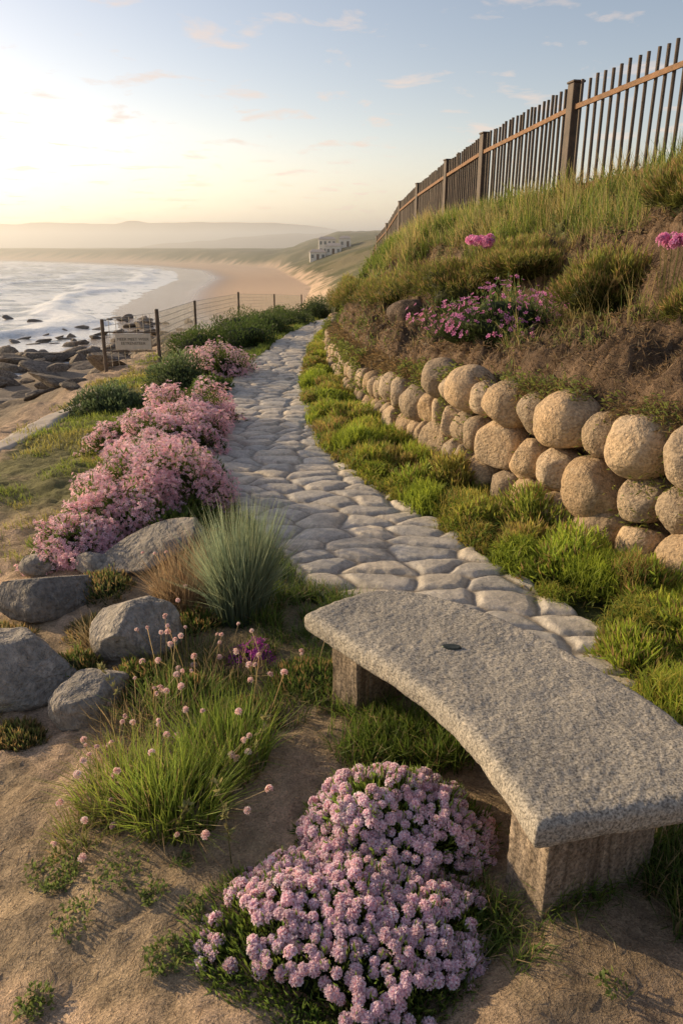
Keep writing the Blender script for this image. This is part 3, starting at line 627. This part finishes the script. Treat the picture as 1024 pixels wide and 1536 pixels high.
def lean(n,a,bias=(0,0)): 
    L=np.zeros((n,3)); L[:,:2]=rng.normal(size=(n,2))*a+A(bias); return L
def stuff(name,g,label): return obj(name,g.mesh(name,[M_leaf]),kind='stuff',label=label)
def u_between(n,y0,y1,fa,fb):
    y=y0*(y1/y0)**rng.uniform(0,1,n); a=fa(y);b=fb(y); x=a+(b-a)*rng.uniform(0,1,n); return x,y
g=Geo()
n=21000; x,y=u_between(n,1.7,24,lambda y:xp(y)+pw(y)*1.0-.10,lambda y:xw(y)+.10)
x=np.where(y<2.9,xp(y)-.2+rng.uniform(0,1,n)*(xw(y)-xp(y)+.2),x)
f1,f2,idc=worley((x+(fbm(x*4,y*4,201)-.5)*.25)/.34,(y+(fbm(x*4,y*4,202)-.5)*.25)/.38,17)
rad=.48+.3*((idc*5.3)%1); dome_h=np.sqrt(np.clip(1-(f1/rad)**2,0,1))
k=(dome_h>.05)&(((idc*3.7)%1)>.10); x=x[k];y=y[k];idc=idc[k];dome_h=dome_h[k]
tow=np.clip((xw(y)-x)/.3,0.4,1); eg=sstep((x-(xp(y)+pw(y)-.12))/.22)
lowf=fbm(x*.8,y*.8,210)
hh=(.02+.20*((idc*9.1)%1)+.14*np.clip(lowf-.45,0,1))*(.25+.75*dome_h)*tow*np.where(y<2.9,1,.25+.75*eg)
T=np.stack([x,y,height(x,y)+hh],1); nt_=9
P=np.repeat(T,nt_,0)+rng.normal(size=(len(T)*nt_,3))*A([.03,.03,.014]); sc=np.repeat(np.clip(y/5,.8,2.2),nt_)
pal0=A([[.15,.20,.025],[.12,.17,.025],[.20,.18,.035],[.09,.13,.03],[.19,.13,.045]]); pal1=A([[.54,.62,.08],[.44,.54,.07],[.64,.54,.12],[.28,.40,.07],[.60,.40,.16]])
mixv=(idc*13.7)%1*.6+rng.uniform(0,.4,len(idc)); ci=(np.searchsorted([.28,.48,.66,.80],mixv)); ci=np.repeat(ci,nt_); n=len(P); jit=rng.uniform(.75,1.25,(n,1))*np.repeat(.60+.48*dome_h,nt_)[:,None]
long_=np.repeat((idc*21.3)%1>.65,nt_)
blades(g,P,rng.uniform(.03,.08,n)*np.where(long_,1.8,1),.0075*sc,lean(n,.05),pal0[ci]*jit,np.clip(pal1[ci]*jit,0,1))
leaves(g,P[::2]-A([0,0,.03]),unit(rng.normal(size=P[::2].shape)+UP*.8),.05,.016*sc[::2],pal0[ci][::2]*.6,pal1[ci][::2]*.4)
n=6500; y=3.2*(18/3.2)**rng.uniform(0,1,n); kk=fbm(y*2.3,y*0,88)>.42; y=y[kk]; n=len(y); zz=rng.uniform(0,1,n)**.5*hw(y)*1.12
P=np.stack([xw(y)+.02+.05*rng.uniform(-1,1,n)+zz*.1,y,zz+.03],1); kk=fbm(y*4,zz*4,89)>.54; P=P[kk]; P=np.repeat(P,5,0)+rng.normal(size=(5*len(P),3))*.035; n=len(P)
leaves(g,P,A([-1,-.4,.3])+rng.normal(size=(n,3))*.7,.05,.012*np.clip(P[:,1]/5,.8,2),(.09,.10,.03),(.28,.32,.08))
stuff('verge_ground_cover',g,'bright green low ground cover along the wall foot')
g=Geo(); n=120000
y=3.6*(50/3.6)**rng.uniform(0,1,n); s=rng.uniform(0,1.25,n); W=xw(y);F=xf(y); x=W+.2+s*(F-W-.2)
md=fbm(x*1.1,y*1.1,73); md2=fbm(x*3.1,y*3.1,79); thr=.55-.37*sstep((y-11)/6)
k=(rng.uniform(0,1,n)<sstep((s+(md-.5)*.95+(md2-.5)*.5-thr)/.12)); k|=(rng.uniform(0,1,n)<.35*sstep((md2-.62)/.05))
x=x[k];y=y[k];md=md[k];s=s[k];md2=md2[k]; P=np.stack([x,y,height(x,y)-.02],1); sc=np.clip(y/9,.8,3)
hh=rng.uniform(.08,.36,len(P))*(.15+md2*1.7)*(.55+.6*sstep(s*2)); lb=lean(len(P),.09,(-.06,-.03))
hq=fbm(x*.9,y*.9,75)+rng.uniform(-.15,.15,len(x)); m1=hq>.53; m0=hq<.4
for msk,c0,c1 in (((~m1)&(~m0),(.09,.13,.025),(.36,.43,.08)),(m1,(.17,.14,.05),(.62,.50,.21)),(m0,(.06,.09,.02),(.22,.30,.06))):
    blades(g,P[msk],hh[msk]*(1.1 if c1[0]>.5 else 1),(.009*sc)[msk],lb[msk],c0,c1)
k=np.where(md2>.5)[0]; q=P[k]; q=np.repeat(q,2,0)+rng.normal(size=(2*len(k),3))*.05; q[:,2]+=rng.uniform(0,.14,len(q))
leaves(g,q,unit(rng.normal(size=q.shape)+UP*.6),.06,.018*np.repeat(sc[k],2),(.08,.11,.03),(.26,.30,.08))
stuff('bank_grass',g,'long wild grass covering the top of the bank')
g=Geo(); n=90000; y=3.4*(16/3.4)**rng.uniform(0,1,n); s=rng.uniform(-.03,.6,n); W=xw(y);F=xf(y); x=W+.25+s*(F-W-.2)
P=np.stack([x,y,height(x,y)+.008],1); d=rng.normal(size=(n,3))*A([1,1,.7])+UP*.3; leaves(g,P,d,rng.uniform(.02,.11,n),.006*np.clip(y/5,.8,2),(.09,.06,.035),(.34,.24,.14),.75)
n=12000; y=3.4*(16/3.4)**rng.uniform(0,1,n); x=xw(y)+.04+rng.uniform(0,.27,n); P=np.stack([x,y,hw(y)+.02+.3*(x-xw(y)-.06)+rng.uniform(-.04,.05,n)],1)
kk=fbm(y*3,x*3,90)>.42; P=P[kk]; n=len(P); leaves(g,P,A([-.8,-.3,-.1])+rng.normal(size=(n,3))*.7,rng.uniform(.03,.12,n),.007*np.clip(P[:,1]/5,.8,2),(.09,.06,.03),(.30,.21,.10),.6)
stuff('dry_plant_litter',g,'brown twigs and dry litter on the earth bank')
g=Geo(); n=60000; x,y=u_between(n,4.6,30,lambda y:xl(y)-2.6,lambda y:xp(y)-pw(y)+.02)
md=fbm(x*1.6,y*1.6,77); d=xl(y)-x; k=rng.uniform(0,1,n)<sstep((md-.33)/.15)*sstep((y-4.6+(md-.5)*3)/1.0)*sstep((2.5+(md-.5)*2-d)/.5); x=x[k];y=y[k]
P=np.stack([x,y,height(x,y)-.01],1); sc=np.clip(y/6,.8,3)
m1=fbm(x*1.2,y*1.2,78)>.52
blades(g,P[~m1],rng.uniform(.03,.10,(~m1).sum()),(.007*sc)[~m1],lean((~m1).sum(),.03),(.10,.13,.025),(.38,.45,.09))
blades(g,P[m1],rng.uniform(.03,.10,m1.sum()),(.007*sc)[m1],lean(m1.sum(),.03),(.14,.13,.03),(.55,.50,.15))
n=6000; y=4.2*(22/4.2)**rng.uniform(0,1,n); x=xp(y)-pw(y)-rng.uniform(-.04,.22,n); P=np.stack([x,y,height(x,y)-.01],1)
blades(g,P,rng.uniform(.04,.15,n),.007*np.clip(y/6,.8,3),lean(n,.05,(.02,0)),(.08,.12,.025),(.26,.34,.07))
stuff('verge_grass',g,'short yellow green grass between path and cliff')
g=Geo()
def patch(cx,cy,rx,ry,n,h0,h1,w,c0,c1,ln=.05,bias=(0,0)):
    a=rng.uniform(0,6.28,n); r=np.sqrt(rng.uniform(0,1,n))*rng.uniform(.6,1,n); x=cx+rx*r*np.cos(a); y=cy+ry*r*np.sin(a)
    k=fbm(x*7,y*7,301)>.43; x=x[k];y=y[k];n=len(x)
    P=np.stack([x,y,height(x,y)-.01],1); nd=n//6; blades(g,P[nd:],rng.uniform(h0,h1,n-nd),w,lean(n-nd,ln,bias),c0,c1); blades(g,P[:nd],rng.uniform(h0,h1,nd),w,lean(nd,ln*1.4,bias),(.2,.15,.08),(.46,.36,.2))
DG0=(.06,.095,.02);DG1=(.20,.29,.055)
patch(.28,2.62,.36,.24,3400,.05,.17,.006,DG0,DG1); patch(.1,2.95,.2,.25,1000,.05,.14,.006,DG0,DG1)
patch(-.1,3.35,.5,.4,2600,.03,.10,.005,DG0,DG1); patch(-.5,3.1,.55,.35,2600,.03,.1,.005,DG0,(.2,.28,.06))
patch(.62,1.9,.35,.22,1900,.04,.13,.005,DG0,DG1); patch(1.15,1.9,.22,.3,2600,.06,.20,.006,DG0,(.14,.2,.045),.06); patch(.45,1.68,.2,.14,1100,.03,.1,.005,DG0,DG1)
patch(-.22,3.85,.45,.35,3600,.04,.15,.006,DG0,(.2,.28,.06)); patch(-.7,3.2,.35,.3,1200,.03,.09,.005,DG0,DG1); patch(-.75,4.5,.4,.3,2400,.05,.16,.007,DG0,(.18,.25,.07))
patch(1.35,2.6,.4,.45,1800,.05,.14,.006,DG0,(.3,.4,.06))
stuff('foreground_grass',g,'dark green grass around the stone bench')
g=Geo()
for cx,cy,r,n in [(-.52,1.63,.07,220),(-.88,1.52,.05,160),(-.95,1.95,.06,150),(-.36,1.66,.05,160),(-.62,1.86,.05,110),(-.85,1.78,.08,130),(-.75,1.95,.1,160),(-.48,1.8,.04,80),(-1.75,2.9,.15,500),(-.55,2.0,.04,60),(-1.0,2.0,.1,200),(-.3,1.75,.05,120),(1.05,1.5,.08,160),(.75,1.5,.05,60)]:
    a=rng.uniform(0,6.28,n); rr_=r*np.sqrt(rng.uniform(0,1,n)); x=cx+rr_*np.cos(a);y=cy+rr_*np.sin(a); P=np.stack([x,y,height(x,y)+rng.uniform(0,.02,n)],1)
    leaves(g,P,unit(rng.normal(size=(n,3))+UP*.8),.022,.009,(.08,.11,.03),(.24,.31,.09))
n=1800; x=rng.uniform(-1.7,1.2,n);y=rng.uniform(1.4,4,n); k=(x<.1)|(y<2); x=x[k];y=y[k]; n=len(x); P=np.stack([x,y,height(x,y)+.003],1)
leaves(g,P,rng.normal(size=(n,3))*A([1,1,.12]),rng.uniform(.015,.08,n),.003,(.22,.16,.1),(.5,.38,.25),.5)
stuff('sand_weeds',g,'tiny weeds and dry stalks scattered on sand')

TH=((.70,.38,.36),(.96,.72,.68)); headvars('thrift',15,TH[0],TH[1],.7)
def tuft(name,label,cat,x,y,r,h,n,w,c0,c1,spread=.2,heads=0,hr=.013,hc=None,hh=None,dry=0,group=None,bias=(0,0)):
    z0=hz(x,y)-.02; g=Geo(); a=rng.uniform(0,6.28,n); rr_=r*np.sqrt(rng.uniform(0,1,n))
    P=np.stack([rr_*np.cos(a),rr_*np.sin(a),0*a],1); P[:,2]=height(x+P[:,0],y+P[:,1])-z0-.02
    L=P*A([1,1,0])/r*spread*rng.uniform(.3,1.2,(n,1))+lean(n,spread*.3,bias); H=h*rng.uniform(.45,1.05,n)
    nd=int(n*dry)
    blades(g,P[nd:],H[nd:],w,L[nd:],c0,c1)
    if nd: blades(g,P[:nd],H[:nd]*.8,w,L[:nd]*1.3,(.22,.15,.08),(.5,.37,.2))
    tip=None
    if heads:
        n=heads; a=rng.uniform(0,6.28,n); rr_=r*1.1*np.sqrt(rng.uniform(0,1,n)); P=np.stack([rr_*np.cos(a),rr_*np.sin(a),0*a],1); P[:,2]=height(x+P[:,0],y+P[:,1])-z0-.02
        hh=hh or h; H=hh*rng.uniform(.45,1.15,n); L=P*A([1,1,0])/r*spread*.7+lean(n,.045,bias)
        blades(g,P,H,.0045,L,(.16,.16,.06),(.42,.30,.16),tw=.9); tip=P+L; tip[:,2]+=H-.35*np.linalg.norm(L,axis=1)
    o=obj(name,g.mesh(name,[M_leaf]),loc=(x,y,z0),label=label,category=cat)
    if tip is not None: put_heads(o,tip,hr*rng.uniform(.6,1.2,heads),'thrift')
    if group: o['group']=group
    return o
tuft('blue_grass','spiky blue grey grass tussock beside boulders','grass',-.58,3.85,.14,.70,1700,.006,(.12,.16,.10),(.34,.40,.25),.20)
dg='brown dry grass tuft among boulders'
tuft('dry_grass',dg,'grass',-.95,4.0,.16,.36,800,.004,(.2,.14,.08),(.46,.33,.2),.16,heads=6)
tuft('dry_grass',dg,'grass',-.9,4.35,.16,.30,600,.004,(.2,.14,.08),(.46,.33,.2),.14)
tuft('dry_grass',dg,'grass',-1.32,3.55,.1,.2,350,.004,(.2,.14,.08),(.46,.36,.2),.12)
tuft('dry_grass',dg,'grass',-.95,2.75,.14,.22,260,.004,(.2,.15,.08),(.5,.38,.2),.16,heads=7)
tuft('dry_grass',dg,'grass',-.55,3.25,.16,.2,260,.004,(.2,.15,.08),(.5,.38,.2),.14,heads=6)
gl='thrift plants with pink flower heads on sand'
b1='bright green grassy thrift with pale pink flower heads'; b2='low thrift clump with scattered pink flower heads'
tuft('thrift_plant',b1,'flower',-.62,2.25,.17,.33,900,.0055,(.10,.14,.025),(.36,.46,.08),.15,12,.014,TH,.36,.2,group=gl,bias=(.03,0))
tuft('thrift_plant',b1,'flower',-.85,2.35,.17,.24,700,.005,(.10,.14,.025),(.38,.45,.09),.14,10,.013,TH,.28,.3,group=gl)
tuft('thrift_plant',b1,'flower',-.48,2.55,.18,.3,800,.0055,(.08,.12,.025),(.30,.40,.07),.12,9,.013,TH,.38,.2,group=gl)
tuft('thrift_plant',b2,'flower',-.75,2.85,.22,.22,600,.005,(.08,.12,.025),(.26,.35,.08),.12,14,.013,TH,.38,.3,group=gl)
tuft('thrift_plant',b2,'flower',-.3,3.0,.25,.14,600,.005,(.07,.10,.025),(.2,.28,.06),.08,8,.013,TH,.28,.25,group=gl)
tuft('thrift_plant',b2,'flower',-.8,3.3,.22,.18,500,.005,(.07,.10,.025),(.24,.29,.08),.1,12,.013,TH,.34,.4,group=gl)
tuft('thrift_plant',b2,'flower',-.95,2.15,.1,.14,260,.0045,(.09,.11,.03),(.34,.37,.1),.09,6,.013,TH,.18,.3,group=gl)
tuft('thrift_plant','small golden flowering tuft on sand','flower',-1.75,2.95,.15,.14,500,.005,(.13,.12,.03),(.48,.42,.12),.08,7,.014,TH,.16,.2,group=gl)
shrub('purple_flower_plant','low plant with deep purple blossoms','flower',-.47,3.4,.12,.10,.10,G0,G1,300,.03,.01,.3,40,(190,.022,(.20,.02,.20),(.46,.09,.44),.9))
def stalk(x,y,h,l,lab='tall dry branching weed stalk on sand'):
    g=Geo(); z0=hz(x,y); P=np.zeros((1,3)); blades(g,P,[h],.006,A([[l,0,0]]),(.12,.12,.05),(.25,.2,.1))
    for k in range(9):
        t=rng.uniform(.25,.95); p=A([[l*t*t,0,h*t]]); blades(g,p,[h*.16*rng.uniform(.5,1.2)],.004,A([[rng.uniform(-.06,.06),rng.uniform(-.04,.04),0]]),(.16,.16,.07),(.45,.37,.2))
        leaves(g,np.repeat(p,4,0),rng.normal(size=(4,3))+UP,.03,.012,(.12,.14,.06),(.34,.31,.14))
    obj('dry_stalk',g.mesh('dry_stalk',[M_leaf]),loc=(x,y,z0-.01),label=lab,category='plant')
stalk(-.38,2.0,.36,-.03); stalk(-.35,2.45,.3,.06); stalk(-.58,2.1,.2,.05); stalk(-1.0,2.9,.3,-.1)

# foreground thrift cushion, two merged mounds
cx,cy=.10,1.86; z0=hz(cx,cy)-.03; AMP=.26
lobes=[(.11,.27,.35,.24,.25,81),(-.05,-.12,.46,.30,.165,84)]
def cush(n,low,mlt=1.):
    Ps=[];Ns=[];Ds=[]
    for li,(ox,oy,rx,ry,h,sd_) in enumerate(lobes):
        P,Nn,D=dome(n//2,rx,ry,h,sd_,AMP,low)
        P=P*mlt if np.ndim(mlt)==0 else P*rng.uniform(mlt[0],mlt[1],(len(P),1))
        P=P+A([ox,oy,0]); o2=lobes[1-li]; D2=P-A([o2[0],o2[1],0]); q=np.sqrt(np.sum((D2/A([o2[2],o2[3],o2[4]]))**2,1)); q=q/lumps(unit(D2/A([o2[2],o2[3],o2[4]])),o2[5],AMP)
        k=q>.94; Ps.append(P[k]);Ns.append(Nn[k]);Ds.append(D[k]+li*5)
    return np.concatenate(Ps),np.concatenate(Ns),np.concatenate(Ds)
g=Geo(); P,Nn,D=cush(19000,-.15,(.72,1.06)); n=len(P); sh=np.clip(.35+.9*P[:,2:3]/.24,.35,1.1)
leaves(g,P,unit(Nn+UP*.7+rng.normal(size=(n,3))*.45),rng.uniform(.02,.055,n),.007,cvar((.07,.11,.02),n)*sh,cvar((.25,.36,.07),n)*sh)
n=4200; a=rng.uniform(2.4,5.6,n); r=rng.uniform(.85,1.15,n); P=np.stack([-.05+.46*r*np.cos(a),-.12+.30*r*np.sin(a),rng.uniform(0,.06,n)],1)
leaves(g,P,unit(P*A([1,1,0])+UP*1.2+rng.normal(size=(n,3))*.4),rng.uniform(.02,.06,n),.007,(.07,.10,.02),(.22,.32,.07))
cu=obj('thrift_cushion',g.mesh('thrift_cushion',[M_leaf]),loc=(cx,cy,z0),label='dense domed cushion of pale pink thrift flowers beside bench',category='flower')
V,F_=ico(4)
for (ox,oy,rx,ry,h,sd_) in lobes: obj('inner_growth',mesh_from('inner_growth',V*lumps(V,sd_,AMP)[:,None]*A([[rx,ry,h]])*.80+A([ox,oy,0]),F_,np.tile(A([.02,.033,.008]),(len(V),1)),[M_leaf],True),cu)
P,Nn,D=cush(15000,.02); keep=[]
nzz=fbm(D[:,0]*2.6+3,D[:,1]*2.6+D[:,2]*2,91)
grid=A([[9.,9,9]])
for q in range(len(P)):
    low_flank=P[q,2]<.10 and P[q,0]<-.10 and P[q,1]<-.20
    if low_flank and nzz[q]<.52: continue
    if nzz[q]<.38: continue
    if np.min(np.sum((grid-P[q])**2,1))>.0268**2: grid=np.concatenate([grid,P[q:q+1]]); keep.append(q)
P=P[keep];Nn=Nn[keep]; print('cushion heads',len(keep))
HC0=(.84,.44,.55);HC1=(1.0,.79,.85)
headvars('cush',22,HC0,HC1,.70)
campos=A([0,0,2.]); world=P+A([cx,cy,z0]); vis=np.sum(unit(campos-world)*Nn,1)/np.linalg.norm(campos-world,axis=1); order=np.argsort(-vis)
Pm=P+Nn*rng.uniform(.002,.026,(len(P),1))
for c_,q in enumerate(order[:100]):
    o=obj('flower_head',headmesh['cush'][c_%5],cu,loc=tuple(Pm[q])); R=.0195*rng.uniform(.75,1.2); o.scale=(R,R,R*.85)
    nv=unit(Nn[q]+rng.normal(size=3)*.25+UP*.2); o.rotation_euler=Vector(nv).to_track_quat('Z','Y').to_euler()
rest=order[100:]
g=Geo(); pompoms(g,Pm[rest],unit(Nn[rest]+UP*.2+rng.normal(size=(len(rest),3))*.25),.0195*rng.uniform(.75,1.2,len(rest)),22,HC0,HC1,.70)
obj('flower_heads',g.mesh('flower_heads',[M_petal]),cu,kind='stuff')

# ------------------------------------------------------------ light, sky, camera
el=math.radians(17); az_l=math.radians(-64)
sd=Vector((math.sin(az_l)*math.cos(el),math.cos(az_l)*math.cos(el),math.sin(el)))
L=bpy.data.lights.new('sun','SUN'); L.energy=5.0; L.angle=math.radians(.7); L.color=(1,.77,.46)
lo=bpy.data.objects.new('sun',L); COL.objects.link(lo); lo.rotation_euler=sd.to_track_quat('Z','Y').to_euler()
w=bpy.data.worlds.new('World'); scene.world=w; w.use_nodes=True; nt=w.node_tree; nt.nodes.clear()
out=nt.nodes.new('ShaderNodeOutputWorld'); bg=nt.nodes.new('ShaderNodeBackground'); sky=nt.nodes.new('ShaderNodeTexSky'); sky.sky_type='NISHITA'; sky.sun_disc=False
sky.sun_elevation=el; sky.sun_rotation=az_l%(2*math.pi); sky.dust_density=1.2; sky.air_density=1.0; sky.ozone_density=1.4
tc=nt.nodes.new('ShaderNodeTexCoord'); sep=nt.nodes.new('ShaderNodeSeparateXYZ'); nt.links.new(tc.outputs['Generated'],sep.inputs[0])
def MT(op,a,b=0.,cl=False):
    n=nt.nodes.new('ShaderNodeMath'); n.operation=op; n.use_clamp=cl
    for s_,v in ((n.inputs[0],a),(n.inputs[1],b)):
        if hasattr(v,'is_output'): nt.links.new(v,s_)
        else: s_.default_value=v
    return n.outputs[0]
zz=MT('MAXIMUM',sep.outputs[2],0.)
zc=MT('MAXIMUM',MT('ADD',sep.outputs[2],.08),.03); cxm=nt.nodes.new('ShaderNodeCombineXYZ'); nt.links.new(MT('DIVIDE',sep.outputs[0],zc),cxm.inputs[0]); nt.links.new(MT('DIVIDE',sep.outputs[1],zc),cxm.inputs[1])
cn=noise(nt,cxm.outputs[0],3.1,8,.56,.35); cm=ramp(nt,cn,[(.56,0.),(.68,.6)])
toward=MT('ADD',MT('MULTIPLY',sep.outputs[0],-.87),MT('MULTIPLY',sep.outputs[1],.5))
az_f=MT('ADD',.40,MT('MULTIPLY',MT('POWER',MT('MAXIMUM',toward,0.),2.2),1.15))
fall=MT('ADD',MT('MULTIPLY',MT('POWER',2.718,MT('MULTIPLY',zz,-9.)),.95),.10)
hzf=MT('MULTIPLY',fall,az_f)
hcol=nt.nodes.new('ShaderNodeVectorMath'); hcol.operation='SCALE'; hcol.inputs[0].default_value=(6.6,4.8,3.4); nt.links.new(hzf,hcol.inputs[3])
ad=nt.nodes.new('ShaderNodeVectorMath'); ad.operation='ADD'; nt.links.new(mix(nt,sky.outputs[0],(1.09,.99,.95),1.,'MULTIPLY'),ad.inputs[0]); nt.links.new(hcol.outputs[0],ad.inputs[1])
c=mix(nt,ad.outputs[0],(6.2,4.9,4.1),cm)
nt.links.new(c,bg.inputs[0]); bg.inputs[1].default_value=.15; nt.links.new(bg.outputs[0],out.inputs[0])
cam=bpy.data.cameras.new('camera'); co_=bpy.data.objects.new('camera',cam); COL.objects.link(co_); co_.location=(0,0,2.0)
cam.sensor_fit='VERTICAL'; cam.sensor_height=36; cam.lens=26; cam.clip_end=8000; cam.clip_start=.05
co_.rotation_euler=(math.radians(90-19.7),0,0); scene.camera=co_
scene.view_settings.view_transform='Standard'; scene.view_settings.look='None'; scene.view_settings.exposure=0
